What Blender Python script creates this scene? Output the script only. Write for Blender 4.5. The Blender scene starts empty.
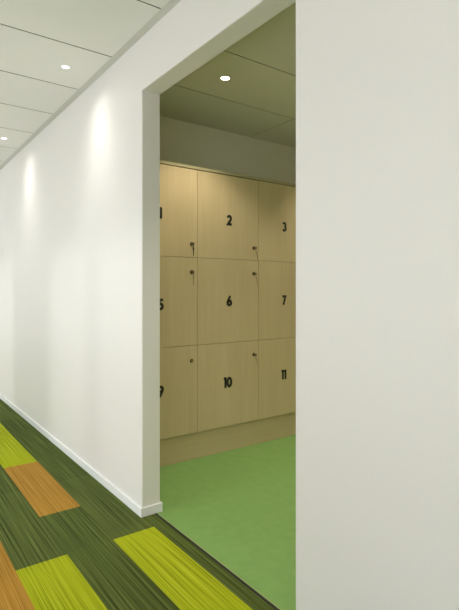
import bpy, bmesh, math, random
from mathutils import Vector, Matrix
random.seed(7)
C = bpy.context.scene.collection
D = 1.23                      # distance from the camera to the right-hand corridor wall, in metres
# ------------------------------------------------------------------ measurements (metres)
EYE = 1.0404*D
CEIL = 2.204*D
T = 0.0937*D                  # partition thickness
WX0, WX1 = D, D+T             # partition faces
ON, OF, OZ = 1.041*D, 2.047*D, 1.961*D   # opening near jamb, far jamb, head
THR = 1.064*D                 # threshold line
LX = -1.15*D                  # window wall face
YB, YE = -3.2*D, 9.0*D        # corridor ends
LK = 2.55*D                   # locker fronts
RW = 2.896*D                  # locker room rear wall
RXR = 3.13*D                  # locker room right wall
RY0 = 0.1*D                   # locker room near wall
TRIMW = 0.037*D

# ------------------------------------------------------------------ materials
def new_mat(name):
    m = bpy.data.materials.new(name); m.use_nodes = True
    nt = m.node_tree; nt.nodes.clear()
    out = nt.nodes.new('ShaderNodeOutputMaterial')
    b = nt.nodes.new('ShaderNodeBsdfPrincipled')
    nt.links.new(b.outputs[0], out.inputs[0])
    return m, nt, b
def noise(nt, scale, detail, stretch=(1,1,1), rnd=False):
    tc = nt.nodes.new('ShaderNodeTexCoord'); mp = nt.nodes.new('ShaderNodeMapping')
    mp.inputs['Scale'].default_value = stretch
    n = nt.nodes.new('ShaderNodeTexNoise'); n.inputs['Scale'].default_value = scale
    n.inputs['Detail'].default_value = detail
    nt.links.new(tc.outputs['Object'], mp.inputs['Vector'])
    if rnd:
        oi = nt.nodes.new('ShaderNodeObjectInfo'); ml = nt.nodes.new('ShaderNodeMath'); ml.operation = 'MULTIPLY'
        ml.inputs[1].default_value = 37.0
        nt.links.new(oi.outputs['Random'], ml.inputs[0])
        va = nt.nodes.new('ShaderNodeVectorMath'); va.operation = 'ADD'
        nt.links.new(mp.outputs[0], va.inputs[0]); nt.links.new(ml.outputs[0], va.inputs[1])
        nt.links.new(va.outputs[0], n.inputs['Vector'])
    else:
        nt.links.new(mp.outputs[0], n.inputs['Vector'])
    return n
def ramp(nt, src, stops):
    r = nt.nodes.new('ShaderNodeValToRGB'); cr = r.color_ramp
    while len(cr.elements) < len(stops): cr.elements.new(0.5)
    for e, (p, c) in zip(cr.elements, stops):
        e.position = p; e.color = (*c, 1)
    nt.links.new(src, r.inputs[0]); return r
def bump(nt, b, src, strength, dist=0.001):
    bp = nt.nodes.new('ShaderNodeBump'); bp.inputs['Strength'].default_value = strength
    bp.inputs['Distance'].default_value = dist
    nt.links.new(src, bp.inputs['Height']); nt.links.new(bp.outputs[0], b.inputs['Normal'])
def scl(c, k): return tuple(min(1, x*k) for x in c)
def paint(name, col, rough=0.5, spec=0.4):
    m, nt, b = new_mat(name)
    n = noise(nt, 180, 3)
    r = ramp(nt, n.outputs[0], [(0.3, scl(col, .985)), (0.7, col)])
    nt.links.new(r.outputs[0], b.inputs['Base Color'])
    b.inputs['Roughness'].default_value = rough
    b.inputs['Specular IOR Level'].default_value = spec
    bump(nt, b, n.outputs[0], 0.06); return m
def plain(name, col, rough=0.5, metal=0.0):
    m, nt, b = new_mat(name)
    n = noise(nt, 60, 2)
    r = ramp(nt, n.outputs[0], [(0.3, scl(col, .94)), (0.7, col)])
    nt.links.new(r.outputs[0], b.inputs['Base Color'])
    b.inputs['Roughness'].default_value = rough; b.inputs['Metallic'].default_value = metal
    return m
def carpet(name, dark, mid, light):
    m, nt, b = new_mat(name)
    n = noise(nt, 1, 2.0, (330, 1.3, 1))         # long threads along the corridor
    n2 = noise(nt, 1, 1.0, (150, .5, 1))
    n3 = noise(nt, 900, 1)
    a = nt.nodes.new('ShaderNodeMath'); a.operation = 'MULTIPLY_ADD'; a.inputs[1].default_value = 0.74
    s = nt.nodes.new('ShaderNodeMath'); s.operation = 'MULTIPLY'; s.inputs[1].default_value = 0.26
    nt.links.new(n2.outputs[0], s.inputs[0]); nt.links.new(n.outputs[0], a.inputs[0]); nt.links.new(s.outputs[0], a.inputs[2])
    r = ramp(nt, a.outputs[0], [(0.36, dark), (0.5, mid), (0.66, light)])
    nt.links.new(r.outputs[0], b.inputs['Base Color'])
    b.inputs['Roughness'].default_value = 0.95; b.inputs['Specular IOR Level'].default_value = 0.08
    ad = nt.nodes.new('ShaderNodeMath'); ad.operation = 'ADD'
    nt.links.new(a.outputs[0], ad.inputs[0]); nt.links.new(n3.outputs[0], ad.inputs[1])
    bump(nt, b, ad.outputs[0], 0.5, 0.003); return m
def wood(name, dark, mid, light, horizontal=False):
    m, nt, b = new_mat(name)
    st = (3, 3, 70) if horizontal else (70, 3, 2.2)
    n = noise(nt, 1, 4, st, rnd=True)
    st2 = (.6, .6, 9) if horizontal else (9, .6, .7)
    n2 = noise(nt, 1, 2, st2, rnd=True)
    a = nt.nodes.new('ShaderNodeMath'); a.operation = 'MULTIPLY_ADD'; a.inputs[1].default_value = 0.5
    s = nt.nodes.new('ShaderNodeMath'); s.operation = 'MULTIPLY'; s.inputs[1].default_value = 0.5
    nt.links.new(n2.outputs[0], s.inputs[0]); nt.links.new(n.outputs[0], a.inputs[0]); nt.links.new(s.outputs[0], a.inputs[2])
    r = ramp(nt, a.outputs[0], [(0.3, dark), (0.5, mid), (0.7, light)])
    nt.links.new(r.outputs[0], b.inputs['Base Color'])
    b.inputs['Roughness'].default_value = 0.5; b.inputs['Specular IOR Level'].default_value = 0.3
    bump(nt, b, n.outputs[0], 0.05); return m
def emit(name, col, k):
    m = bpy.data.materials.new(name); m.use_nodes = True; nt = m.node_tree; nt.nodes.clear()
    o = nt.nodes.new('ShaderNodeOutputMaterial'); e = nt.nodes.new('ShaderNodeEmission')
    e.inputs[0].default_value = (*col, 1); e.inputs[1].default_value = k
    nt.links.new(e.outputs[0], o.inputs[0]); return m
def glass(name):
    m = bpy.data.materials.new(name); m.use_nodes = True; nt = m.node_tree; nt.nodes.clear()
    o = nt.nodes.new('ShaderNodeOutputMaterial'); t = nt.nodes.new('ShaderNodeBsdfTransparent')
    t.inputs[0].default_value = (.95, .97, .96, 1)
    g = nt.nodes.new('ShaderNodeBsdfGlossy'); g.inputs['Roughness'].default_value = .02
    mx = nt.nodes.new('ShaderNodeMixShader'); mx.inputs[0].default_value = .06
    nt.links.new(t.outputs[0], mx.inputs[1]); nt.links.new(g.outputs[0], mx.inputs[2]); nt.links.new(mx.outputs[0], o.inputs[0])
    return m
M = {}
M['wall'] = paint('white_wall_paint', (.82, .798, .79), .42, .45)
M['room_wall'] = paint('cream_wall_in_olive_light', (.68, .67, .56), .6, .3)  # cream with the dim olive light of the room mixed in
M['skirt'] = paint('white_gloss_skirting', (.87, .87, .89), .3, .5)
M['ceil'] = paint('ceiling_panel', (.89, .88, .855), .8, .2)
M['room_ceil'] = paint('ceiling_panel_in_olive_light', (.66, .66, .57), .8, .2)  # white panels darkened and greened to carry the dim room light
M['capping'] = paint('olive_capping', (.40, .36, .22), .6, .2)
M['gap'] = plain('dark_panel_gap', (.20, .195, .16), .9)
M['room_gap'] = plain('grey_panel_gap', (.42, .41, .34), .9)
M['angle'] = paint('grey_wall_angle', (.70, .70, .66), .6, .3)
M['dark'] = carpet('dark_green_carpet', (.030, .040, .010), (.078, .108, .026), (.18, .215, .06))
M['dark2'] = carpet('mid_green_carpet', (.036, .046, .012), (.092, .122, .030), (.20, .235, .07))
M['lime'] = carpet('lime_carpet', (.15, .185, .006), (.375, .43, .012), (.53, .58, .035))
M['orange'] = carpet('orange_carpet', (.26, .13, .018), (.44, .23, .038), (.55, .33, .08))
def vinyl():
    m, nt, b = new_mat('green_marbled_vinyl')
    n = noise(nt, 16, 8)
    r = ramp(nt, n.outputs[0], [(0.3, (.187, .345, .104)), (0.55, (.203, .365, .113)), (0.75, (.218, .385, .122))])
    nt.links.new(r.outputs[0], b.inputs['Base Color'])
    b.inputs['Roughness'].default_value = .45; b.inputs['Specular IOR Level'].default_value = .3
    return m
M['vinyl'] = vinyl()
M['vinyl_edge'] = plain('pale_green_edge', (.36, .46, .2), .5)
M['rubber'] = plain('black_rubber', (.012, .012, .010), .6)
M['wood'] = wood('pale_maple', (.50, .40, .235), (.535, .43, .258), (.57, .465, .285))
M['plinth'] = wood('maple_plinth', (.47, .385, .22), (.50, .41, .235), (.53, .44, .255), True)
M['core'] = plain('locker_inside', (.16, .11, .05), .8)
M['black'] = plain('black_vinyl_number', (.006, .006, .006), .45)
M['lockmetal'] = plain('dark_bronze_lock', (.05, .04, .03), .35, .7)
M['brass'] = plain('brass_face', (.32, .24, .10), .35, .8)
M['keydark'] = plain('dark_key', (.05, .05, .045), .4, .5)
M['keysteel'] = plain('steel_key', (.30, .27, .20), .35, .8)
M['ring'] = plain('white_lamp_trim', (.85, .85, .82), .35)
M['frame'] = plain('grey_aluminium', (.5, .5, .5), .4, .6)
M['glass'] = glass('window_glass')
M['lamp'] = emit('corridor_lamp', (1, .98, .92), 5)
M['lamp_warm'] = emit('locker_room_lamp', (1, .93, .78), 14)

# ------------------------------------------------------------------ mesh helpers
def box(bm, a, b, mat=0):
    x0,y0,z0 = a; x1,y1,z1 = b
    v = [bm.verts.new(p) for p in ((x0,y0,z0),(x1,y0,z0),(x1,y1,z0),(x0,y1,z0),(x0,y0,z1),(x1,y0,z1),(x1,y1,z1),(x0,y1,z1))]
    fs = []
    for q in ((3,2,1,0),(4,5,6,7),(0,1,5,4),(1,2,6,5),(2,3,7,6),(3,0,4,7)):
        f = bm.faces.new([v[i] for i in q]); f.material_index = mat; fs.append(f)
    return fs
def prism(bm, pts, axis, lo, hi, mat=0):
    """extrude a polygon along an axis; pts are the two remaining coordinates in order"""
    def P(p, t):
        if axis == 'x': return (t, p[0], p[1])
        if axis == 'y': return (p[0], t, p[1])
        return (p[0], p[1], t)
    a = [bm.verts.new(P(p, lo)) for p in pts]; b = [bm.verts.new(P(p, hi)) for p in pts]
    n = len(pts)
    fs = [bm.faces.new(a), bm.faces.new(b)]
    for i in range(n): fs.append(bm.faces.new((a[i], a[(i+1) % n], b[(i+1) % n], b[i])))
    for f in fs: f.material_index = mat
def lathe(bm, prof, seg, mtx, mat=0):
    """prof: (radius, height) pairs, turned about local z then moved by mtx"""
    rings = []
    for r, h in prof:
        if r < 1e-6: rings.append([bm.verts.new(mtx @ Vector((0, 0, h)))])
        else: rings.append([bm.verts.new(mtx @ Vector((r*math.cos(2*math.pi*i/seg), r*math.sin(2*math.pi*i/seg), h))) for i in range(seg)])
    for a, b in zip(rings, rings[1:]):
        for i in range(seg):
            j = (i+1) % seg
            if len(a) == 1 and len(b) == 1: continue
            if len(a) == 1: f = bm.faces.new((a[0], b[i], b[j]))
            elif len(b) == 1: f = bm.faces.new((a[i], a[j], b[0]))
            else: f = bm.faces.new((a[i], a[j], b[j], b[i]))
            f.material_index = mat; f.smooth = True
def tube(bm, pts, rad, seg=6, closed=False, mat=0):
    n = len(pts); rings = []
    for i, p in enumerate(pts):
        p = Vector(p)
        if closed: t = Vector(pts[(i+1) % n]) - Vector(pts[i-1])
        else: t = Vector(pts[min(i+1, n-1)]) - Vector(pts[max(i-1, 0)])
        t.normalize(); u = t.orthogonal().normalized() if abs(t.y) > .9 else Vector((0,1,0)).cross(t).normalized()
        w = t.cross(u)
        rings.append([bm.verts.new(p + rad*(math.cos(2*math.pi*k/seg)*u + math.sin(2*math.pi*k/seg)*w)) for k in range(seg)])
    rng = range(n if closed else n-1)
    for i in rng:
        a, b = rings[i], rings[(i+1) % n]
        for k in range(seg):
            f = bm.faces.new((a[k], a[(k+1) % seg], b[(k+1) % seg], b[k])); f.smooth = True; f.material_index = mat
    if not closed:
        bm.faces.new(rings[0][::-1]).material_index = mat; bm.faces.new(rings[-1]).material_index = mat
def finish(name, bm, mats, parent=None, loc=(0,0,0), bevel=0, seg=2):
    bmesh.ops.recalc_face_normals(bm, faces=bm.faces)
    me = bpy.data.meshes.new(name); bm.to_mesh(me); bm.free()
    for m in (mats if isinstance(mats, (list, tuple)) else [mats]): me.materials.append(m)
    o = bpy.data.objects.new(name, me); C.objects.link(o); o.location = loc
    if parent: o.parent = parent
    if bevel:
        md = o.modifiers.new('bevel', 'BEVEL'); md.width = bevel; md.segments = seg; md.limit_method = 'ANGLE'; md.angle_limit = math.radians(35)
        md.harden_normals = False
    return o
def struct(name, bm, mats, label, cat, bevel=0, seg=2):
    o = finish(name, bm, mats, None, (0,0,0), bevel, seg)
    o['kind'] = 'structure'; o['label'] = label; o['category'] = cat
    return o
B = bmesh.new

# ------------------------------------------------------------------ the setting
# right-hand corridor wall with the doorless opening cut through it
bm = B()
prism(bm, [(YB,0),(ON,0),(ON,OZ),(OF,OZ),(OF,0),(YE,0),(YE,CEIL+.06),(YB,CEIL+.06)], 'x', WX0, WX1)
struct('wall_right', bm, M['wall'], 'white painted corridor wall with a tall doorless opening to the lockers', 'wall', .006, 3)

# unseen window wall opposite: guessed full-height glazed openings that let daylight in
WINS = [(1.55*D, 3.25*D), (4.30*D, 6.4*D), (7.0*D, 8.6*D), (-3.0*D, 0.12*D)]  # last opening added to bring more light to the near wall
bm = B(); prev = YB
for a, b in sorted(WINS):
    box(bm, (LX-.2, prev, 0), (LX, a, CEIL+.06)); prev = b
    box(bm, (LX-.2, a, 2.02*D), (LX, b, CEIL+.06)); box(bm, (LX-.2, a, 0), (LX, b, .10))
box(bm, (LX-.2, prev, 0), (LX, YE, CEIL+.06))
struct('wall_left', bm, M['wall'], 'white corridor wall with unseen tall windows added for daylight opposite the lockers', 'wall')
for i, (a, b) in enumerate(WINS):
    bm = B(); t = .05; x0, x1 = LX-.13, LX-.07; z0, z1 = .10, 2.02*D
    box(bm, (x0, a, z0), (x1, a+t, z1)); box(bm, (x0, b-t, z0), (x1, b, z1))
    box(bm, (x0, a+t, z0), (x1, b-t, z0+t)); box(bm, (x0, a+t, z1-t), (x1, b-t, z1))
    m_ = (a+b)/2; box(bm, (x0, m_-.055, z0+t), (x1, m_+.055, z1-t))  # mullion made wide to throw a weak shadow band on the wall
    w = struct('window_%d' % (i+1), bm, M['frame'], 'unseen grey framed full height window added for daylight in the corridor wall', 'window')
    bm = B(); box(bm, (LX-.103, a+t, z0+t), (LX-.097, m_-.055, z1-t)); box(bm, (LX-.103, m_+.055, z0+t), (LX-.097, b-t, z1-t))
    finish('pane', bm, M['glass'], w)
bm = B(); box(bm, (LX-.2, YE, 0), (WX1, YE+.15, CEIL+.06))
struct('wall_front', bm, M['wall'], 'white wall closing the far end of the corridor', 'wall')
bm = B(); box(bm, (LX-.2, YB-.15, 0), (WX1, YB, CEIL+.06))
struct('wall_back', bm, M['wall'], 'white wall closing the near end of the corridor', 'wall')
# locker room walls
bm = B(); box(bm, (WX1, RW, 0), (RXR+.1, RW+.1, CEIL+.06))
struct('wall_rear', bm, M['room_wall'], 'cream locker room wall behind and above the lockers, dim olive light put into its colour', 'wall')
bm = B(); box(bm, (RXR, RY0, 0), (RXR+.1, RW, CEIL+.06))
struct('wall_side', bm, M['room_wall'], 'cream side wall of the locker room, dim olive light put into its colour', 'wall')
bm = B(); box(bm, (WX1, RY0-.1, 0), (RXR+.1, RY0, CEIL+.06))
struct('wall_near', bm, M['room_wall'], 'cream near wall of the locker room, dim olive light put into its colour', 'wall')

# carpet plank floor
K = D/1.2
rows = {}   # row index -> (first joint, {plank index: colour})
PW, PL = .2286*K, .914*K
def row_edge(k): return .972*K + PW*k
spec = {-1: (2.788, {0:'orange', 1:'lime', 2:'lime'}), -2: (2.317, {-1:'lime'}), 0: (2.317, {-1:'lime'}), -3: (1.85, {0:'orange'})}
order = ['dark', 'dark2', 'lime', 'orange']
bm = B()
k = -12
while row_edge(k) < THR:
    x0, x1 = max(row_edge(k), LX), min(row_edge(k+1), THR)
    if x1 - x0 > .004:
        j0, cols = spec.get(k, ((random.random()*.914), {}))
        if k == 1: j0, cols = 2.0, {}
        j0 *= K
        i0 = int(math.floor((YB-j0)/PL)); i1 = int(math.ceil((YE-j0)/PL))
        for i in range(i0, i1):
            ya, yb = max(j0+i*PL, YB), min(j0+(i+1)*PL, YE)
            if yb - ya < .002: continue
            c = cols.get(i)
            if c is None:
                c = random.choice(['dark', 'dark2'])
                near = (k in spec or k == 1) and 0 < j0+i*PL < 5.2*K
                if not near and random.random() < .28: c = random.choice(['lime', 'lime', 'orange'])
                if k in (0, 1) : c = random.choice(['dark', 'dark2'])
            fs = box(bm, (x0, ya, -.03), (x1, yb, 0), order.index(c))
    k += 1
struct('floor', bm, [M[c] for c in order], 'corridor carpet planks in dark green, lime and orange', 'carpet')
bm = B(); box(bm, (THR+.012, RY0, -.03), (RXR, RW, 0))
struct('floor', bm, M['vinyl'], 'plain green floor of the locker room', 'floor')
# threshold: black strip with a pale edge
bm = B(); box(bm, (THR-.004, ON, -.03), (THR+.007, OF, .003), 0); box(bm, (THR+.007, ON, -.03), (THR+.012, OF, .0025), 1)
struct('trim_1', bm, [M['rubber'], M['vinyl_edge']], 'thin black threshold strip between the carpet and the green floor', 'threshold strip')

# ceilings: panels with open joints and a dark backing
def ceiling(xr, yr, xl, yl, gapx, gapy, mat, gapmat, label):
    bm = B()
    xs = [xr[0]] + [v for v in xl if xr[0] < v < xr[1]] + [xr[1]]
    ys = [yr[0]] + [v for v in yl if yr[0] < v < yr[1]] + [yr[1]]
    for i in range(len(xs)-1):
        for j in range(len(ys)-1):
            a = xs[i] + (gapx/2 if i else 0); b = xs[i+1] - (gapx/2 if i < len(xs)-2 else 0)
            c = ys[j] + (gapy/2 if j else 0); d = ys[j+1] - (gapy/2 if j < len(ys)-2 else 0)
            fs = box(bm, (a, c, CEIL), (b, d, CEIL+.014), 0)
            for f in fs[2:]: f.material_index = 1      # dark panel edges
    box(bm, (xr[0], yr[0], CEIL+.014), (xr[1], yr[1], CEIL+.04), 1)
    return struct('ceiling', bm, [mat, gapmat], label, 'ceiling')
ceiling((LX, WX0-TRIMW), (YB, YE), [-.9*D+.0], [(2.31+.488*i)*D - (.027*D if i == -1 else 0) for i in range(-11, 14)], .008, .009, M['ceil'], M['gap'], 'white corridor ceiling panels with thin dark joints')
ceiling((WX1, RXR), (RY0, RW), [2.31*D, 3.286*D], [(2.413+.488*i)*D for i in range(-5, 1)], .007, .008, M['room_ceil'], M['room_gap'], 'locker room ceiling panels with thin joints, dim olive light put into their colour')
bm = B(); box(bm, (WX0-TRIMW+.0015, YB, CEIL+.0015), (WX0, YE, CEIL+.04))
struct('trim_2', bm, M['angle'], 'grey shadow line strip between the corridor ceiling and the wall', 'trim')

# skirtings, returned round the jambs of the opening
SH, ST = .0426*D, .011
def skirt(name, pts, label):
    bm = B(); prism(bm, pts, 'z', .0, SH)
    return struct(name, bm, M['skirt'], label, 'skirting board', .003, 2)
skirt('baseboard_right', [(WX0-ST, YE), (WX0-ST, OF-ST), (WX1+ST, OF-ST), (WX1+ST, OF+.16*D), (WX1, OF+.16*D), (WX1, OF), (WX0, OF), (WX0, YE)], 'white skirting along the corridor wall beyond the opening')
skirt('baseboard_near', [(WX0-ST, YB), (WX0, YB), (WX0, ON), (WX1, ON), (WX1, RY0), (WX1+ST, RY0), (WX1+ST, ON+ST), (WX0-ST, ON+ST)], 'white skirting along the corridor wall before the opening')
bm = B(); box(bm, (LX, YB, 0), (LX+ST, YE, SH)); struct('baseboard_left', bm, M['skirt'], 'white skirting below the unseen corridor windows', 'skirting board', .003)

# ------------------------------------------------------------------ recessed downlights
def downlight(x, y, warm, label, power, angle, blend, color, room='corridor'):
    root = bpy.data.objects.new('downlight', None); C.objects.link(root); root.location = (x, y, CEIL)
    root['label'] = label; root['category'] = 'ceiling light'
    root['group'] = 'recessed ceiling downlights'
    R = (.0235 if warm else .019)*D
    bm = B(); lathe(bm, [(R*.98, 0), (R*.98, -.002), (R*1.06, -.004), (R*1.22, -.003), (R*1.26, 0)], 40, Matrix())
    finish('trim_ring', bm, M['ring'], root)
    bm = B(); lathe(bm, [(R*.98, -.0006), (R*.6, -.0026), (0, -.0034)], 32, Matrix())
    finish('lamp_lens', bm, M['lamp_warm' if warm else 'lamp'], root)
    ld = bpy.data.lights.new('downlight_beam', 'SPOT'); ld.energy = power; ld.spot_size = math.radians(angle); ld.spot_blend = blend
    ld.shadow_soft_size = .02; ld.color = color
    lo = bpy.data.objects.new('downlight_beam', ld); C.objects.link(lo); lo.parent = root; lo.location = (0, 0, -.008)
    if not warm:          # the narrow core of the same lamp's beam
        nd = ld.copy(); nd.energy = power*1.5; nd.spot_size = math.radians(92); nd.spot_blend = 1
        no = bpy.data.objects.new('downlight_beam', nd); C.objects.link(no); no.parent = root; no.location = (0, 0, -.008)
    return root
COOL = (1, .97, .90); WARM = (1, .89, .70)
PWR = 8.5; LPW = 52
downlight(.812*D, 2.554*D, False, 'small lit corridor downlight nearest the opening, close to the white wall', PWR, 142, 1.0, COOL)
downlight(.813*D, 4.03*D, False, 'small lit corridor downlight furthest down the passage, at the left edge', PWR, 142, 1.0, COOL)
downlight(1.56*D, 2.172*D, True, 'small lit downlight in the locker room ceiling above lockers', LPW, 108, .6, WARM)
downlight(1.56*D, 1.196*D, True, 'unseen downlight added to brighten the near part of the locker room, above its green floor', LPW, 108, .6, WARM)  # guessed lamp out of view, adds light over the green floor
downlight(2.85*D, 2.172*D, True, 'unseen downlight added in the locker room ceiling to light the right hand lockers', LPW, 108, .6, WARM)  # unseen lamp put in to light the right hand lockers
downlight(2.85*D, 1.196*D, True, 'unseen downlight added to brighten the near right part of the locker room', LPW, 108, .6, WARM)  # another guessed, unseen lamp that brightens the right side of the room

# ------------------------------------------------------------------ numerals
S = .235
def arc(cx, cy, rx, ry, a0, a1, n=18):
    return [(cx+rx*math.cos(math.radians(a0+(a1-a0)*i/n)), cy+ry*math.sin(math.radians(a0+(a1-a0)*i/n))) for i in range(n+1)]
def ell(cx, cy, rx, ry, n=28): return arc(cx, cy, rx, ry, 0, 360*(n-1)/n, n-1)
six = [(ell(.32, .31, .21, .21), True), ([(.42, .985), (.27, .72), (.145, .44), (.112, .33)], False)]
DIG = {
 '0': (.64, [(ell(.32, .5, .22, .40), True)]),
 '1': (.34, [([(.23, 0), (.23, 1)], False), ([(.03, .905), (.23, .905)], False)]),
 '2': (.62, [(arc(.31, .675, .195, .225, 168, -28) + [(.15, .10), (.15, .10)][:1] + [(.60, .10)], False)]),
 '3': (.60, [(arc(.28, .705, .18, .195, 160, -85) , False), (arc(.29, .305, .205, .205, 88, -160), False)]),
 '4': (.66, [([(.45, 0), (.45, .90), (.10, .30), (.64, .30)], False)]),
 '8': (.62, [(ell(.31, .715, .17, .185), True), (ell(.31, .305, .205, .205), True)]),
 '5': (.60, [([(.55, .90), (.20, .90), (.15, .50)] , False), (arc(.29, .325, .205, .225, 132, -155), False)]),
 '6': (.64, six),
 '7': (.58, [([(.02, .90), (.47, .90), (.17, 0)], False)]),
 '9': (.64, [([(.64-x, 1-y) for x, y in p], c) for p, c in six]),
}
def ribbon(bm, pts, closed, w, sc, ox, oy, y0, y1):
    P = [Vector((x, y)) for x, y in pts]; n = len(P); L = []; Rr = []
    for i in range(n):
        if closed: d1 = P[i]-P[i-1]; d2 = P[(i+1) % n]-P[i]
        else:
            d1 = P[i]-P[i-1] if i else P[1]-P[0]; d2 = P[i+1]-P[i] if i < n-1 else P[i]-P[i-1]
        d1.normalize(); d2.normalize()
        n1 = Vector((-d1.y, d1.x)); n2 = Vector((-d2.y, d2.x)); m = (n1+n2)
        m = m.normalized() if m.length > 1e-6 else n1
        k = min(1/max(m.dot(n1), .35), 2.2)
        L.append(P[i]+m*w/2*k); Rr.append(P[i]-m*w/2*k)
    def V(p, y): return bm.verts.new((ox+p.x*sc, y, oy+p.y*sc))
    q = [(V(l, y0), V(r, y0), V(l, y1), V(r, y1)) for l, r in zip(L, Rr)]
    for i in range(n if closed else n-1):
        a, b = q[i], q[(i+1) % n]
        bm.faces.new((a[0], b[0], b[1], a[1])); bm.faces.new((a[2], a[3], b[3], b[2]))
        bm.faces.new((a[0], a[2], b[2], b[0])); bm.faces.new((a[1], b[1], b[3], a[3]))
    if not closed:
        for a in (q[0], q[-1]): bm.faces.new((a[0], a[1], a[3], a[2]))
def numeral(text, parent, z, dx=0):
    h = .066*D
    ws = [DIG[c][0] for c in text]; gap = .03
    tot = sum(ws) + gap*(len(ws)-1); x = dx - tot*h/2; bm = B()
    for ch, w in zip(text, ws):
        for p, closed in DIG[ch][1]: ribbon(bm, p, closed, S, h, x, z-h/2, -.0025, 0)
        x += (w+gap)*h
    return finish('number', bm, M['black'], parent)

# ------------------------------------------------------------------ lockers
COLX = [1.1215*D, 1.620*D, 2.109*D, 2.603*D, 3.097*D]
ROWZ = [.164*D, .703*D, 1.242*D, 1.787*D]
GAP = .0028
DOOR_T = .018
def make_lock(parent, x, z):
    bm = B(); mt = Matrix.Translation((x, 0, z)) @ Matrix.Rotation(math.radians(90), 4, 'X')
    lathe(bm, [(.0145, 0), (.0145, .004), (.0125, .0075), (.0088, .008)], 28, mt, 0)
    lathe(bm, [(.0088, .008), (.0080, .0068), (0, .0068)], 24, mt, 1)
    return finish('lock', bm, [M['lockmetal'], M['brass']], parent)
def make_key(parent, x, z, style):
    """the key in the lock, its ring, and the spare that hangs from it"""
    bm = B(); th = math.radians({'straight': 0, 'pale': 0, 'slant': 17}[style])
    def rot(px, pz): return (px*math.cos(th)+pz*-math.sin(th), px*math.sin(th)+pz*math.cos(th))
    # blade and bow of the key in the lock
    box(bm, (x-.0016, -.020, z-.0035), (x+.0016, -.0068, z+.0035))
    lathe(bm, [(0, -.0013), (.0100, -.0013), (.0108, 0), (.0100, .0013), (0, .0013)], 18,
          Matrix.Translation((x, -.027, z-.001)) @ Matrix.Rotation(math.radians(90), 4, 'Y'))
    # ring
    cx, cz = x, z-.017
    tube(bm, [(cx + .002*math.sin(a), -.028+.009*math.cos(a)*.5, cz+.012*math.sin(a)) for a in [2*math.pi*i/16 for i in range(16)]], .0009, 6, True)
    # hanging spare: shoulder, long blade
    w = .0048 if style == 'straight' else .0030
    L = .070 if style == 'straight' else .075
    out = [(-w, -.004), (w, -.004), (w*1.25, -.010), (w*1.25, -.024), (w*.62, -.028), (w*.62, -L+.004), (0, -L), (-w*.62, -L+.004), (-w*.62, -.028), (-w*1.25, -.024), (-w*1.25, -.010)]
    pts = []
    for px, pz in out:
        sx = -px*math.cos(th) - pz*math.sin(th); sz = -px*math.sin(th)*-1 + pz*math.cos(th)
        pts.append((x+sx, z-.022+sz))
    prism(bm, pts, 'y', -.0295, -.0272)
    return finish('key', bm, M['keydark'] if style == 'straight' else M['keysteel'], parent)
def make_locker(num, c, r, style, label):
    x0, x1, z0, z1 = COLX[c], COLX[c+1], ROWZ[r], ROWZ[r+1]
    w, h = x1-x0, z1-z0; cx = (x0+x1)/2
    root = bpy.data.objects.new('locker', None); C.objects.link(root); root.location = (cx, LK, z0)
    root['label'] = label; root['category'] = 'locker'; root['group'] = 'numbered wooden lockers in the bank'
    dep = RW-LK-.012
    bm = B(); t = .016; y0 = DOOR_T+.001; a, b = -w/2+.0003, w/2-.0003; zt = h-.0006
    box(bm, (a, y0, 0), (a+t, dep, zt)); box(bm, (b-t, y0, 0), (b, dep, zt))
    box(bm, (a+t, y0, 0), (b-t, dep, t)); box(bm, (a+t, y0, zt-t), (b-t, dep, zt)); box(bm, (a+t, dep-.006, t), (b-t, dep, zt-t))
    finish('carcass', bm, M['wood'], root)
    bm = B(); g = GAP/2
    box(bm, (-w/2+g, 0, g), (w/2-g, DOOR_T, h-g-(.004 if r == 2 else 0)))
    door = finish('door', bm, M['wood'], root, bevel=.0008, seg=2)
    numeral(num, door, {2: 1.495*D, 1: .972*D, 0: .447*D}[r]-z0 + {'5': -.014, '3': -.006}.get(num, 0)*D, {'1': -.008, '5': -.006, '9': -.006, '10': -.012, '3': -.010, '7': -.012, '11': -.016}.get(num, 0)*D)
    lx = w/2-(.0415 if c == 0 else .040)*D; lz = {2: 1.325*D, 1: 1.153*D, 0: .609*D}[r]-z0
    make_lock(door, lx, lz)
    if style: make_key(door, lx, lz, style)
    return root
make_locker('1', 0, 2, 'straight', 'pale wood locker 1 in the top row with dark key hanging straight down')
make_locker('2', 1, 2, 'slant', 'pale wood locker numbered 2, middle of the top row')
make_locker('3', 2, 2, 'slant', 'pale wood locker numbered 3 in the top row, beside the doorway edge')
make_locker('4', 3, 2, 'slant', 'pale wood locker numbered 4 at the right end of the top row')
make_locker('5', 0, 1, 'pale', 'pale wood locker numbered 5, below locker 1 behind the white jamb')
make_locker('6', 1, 1, 'slant', 'pale wood locker numbered 6, at the centre of the bank')
make_locker('7', 2, 1, 'slant', 'pale wood locker numbered 7 in the middle row, under locker 3')
make_locker('8', 3, 1, 'slant', 'pale wood locker numbered 8 at the right end of the middle row')
make_locker('9', 0, 0, None, 'pale wood locker numbered 9 in the bottom row, no key in its lock')
make_locker('10', 1, 0, 'slant', 'pale wood locker numbered 10, middle of the bottom row')
make_locker('11', 2, 0, 'slant', 'pale wood locker numbered 11 in the bottom row, under locker 7')
make_locker('12', 3, 0, 'slant', 'pale wood locker numbered 12 at the right end of the bottom row')

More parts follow.
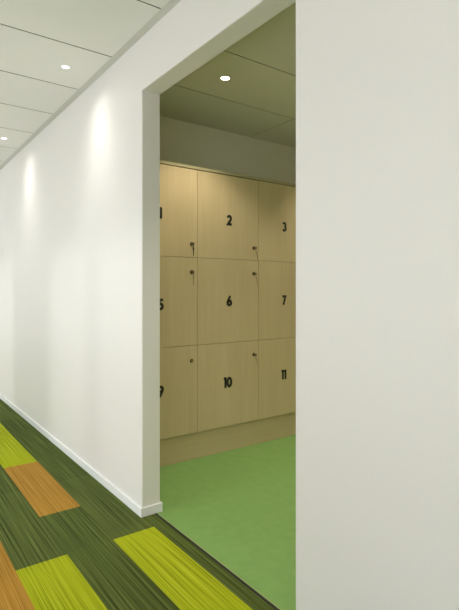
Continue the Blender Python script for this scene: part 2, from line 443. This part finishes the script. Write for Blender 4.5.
# plinth under the lockers
bm = B()
box(bm, (WX1+.003, LK+.012, 0), (RXR-.004, LK+.030, .164*D-.001))
box(bm, (WX1+.003, RW-.04, 0), (RXR-.004, RW-.022, .164*D-.001))
for x in (WX1+.003, 1.6*D, 2.1*D, 2.6*D, RXR-.022): box(bm, (x, LK+.030, 0), (x+.018, RW-.04, .164*D-.001))
o = finish('locker_plinth', bm, M['plinth'], None, (0,0,0), .001)
o['label'] = 'pale wood plinth on the green floor under the locker bank'; o['category'] = 'plinth'
# top panel over the bank
bm = B(); box(bm, (WX1+.001, LK+.001, 1.787*D+.0015), (RXR-.001, RW-.003, 1.787*D+.0235))
o = finish('locker_top_panel', bm, M['capping'], None, (0,0,0), .001)
o['label'] = 'long olive capping panel lying along the top of the locker bank'; o['category'] = 'panel'
# filler strips closing the bank to the walls
for x0, x1, lab in ((WX1+.001, COLX[0]-.001, 'narrow pale wood filler strip between the first lockers and the partition'), (COLX[4]+.001, RXR-.001, 'narrow pale wood filler strip between the last lockers and the side wall')):
    bm = B(); box(bm, (x0, LK+.004, .164*D), (x1, LK+.022, 1.787*D)); o = finish('filler_strip', bm, M['wood'], None, (0,0,0), .001)
    o['label'] = lab; o['category'] = 'filler strip'

# ------------------------------------------------------------------ light from outside
w = bpy.data.worlds.new('daylight'); bpy.context.scene.world = w; w.use_nodes = True
bg = w.node_tree.nodes['Background']; bg.inputs[0].default_value = (1.0, .985, .985, 1); bg.inputs[1].default_value = 3.4
sd = bpy.data.lights.new('soft_sun', 'SUN'); sd.energy = .62; sd.angle = math.radians(7); sd.color = (1, .98, .95)
so = bpy.data.objects.new('soft_sun', sd); C.objects.link(so)
so.rotation_euler = Vector((1.0, .12, -.30)).to_track_quat('-Z', 'Y').to_euler()

# ------------------------------------------------------------------ camera and view
cd = bpy.data.cameras.new('camera'); cam = bpy.data.objects.new('camera', cd); C.objects.link(cam)
cam.location = (0, 0, EYE); cam.rotation_euler = (math.radians(90), 0, -math.radians(36.2))
cd.sensor_fit = 'VERTICAL'; cd.sensor_height = 24; cd.sensor_width = 24; cd.lens = 24*488/610
cd.shift_y = -14.6/610; cd.clip_start = .02
sc = bpy.context.scene; sc.camera = cam
vs = sc.view_settings; vs.view_transform = 'Standard'; vs.look = 'None'; vs.gamma = 1; vs.use_curve_mapping = False; vs.exposure = 0
sc.cycles.max_bounces = 12; sc.cycles.diffuse_bounces = 8; sc.cycles.glossy_bounces = 4; sc.cycles.transparent_max_bounces = 12
sc.cycles.use_denoising = True; sc.cycles.sample_clamp_indirect = 6
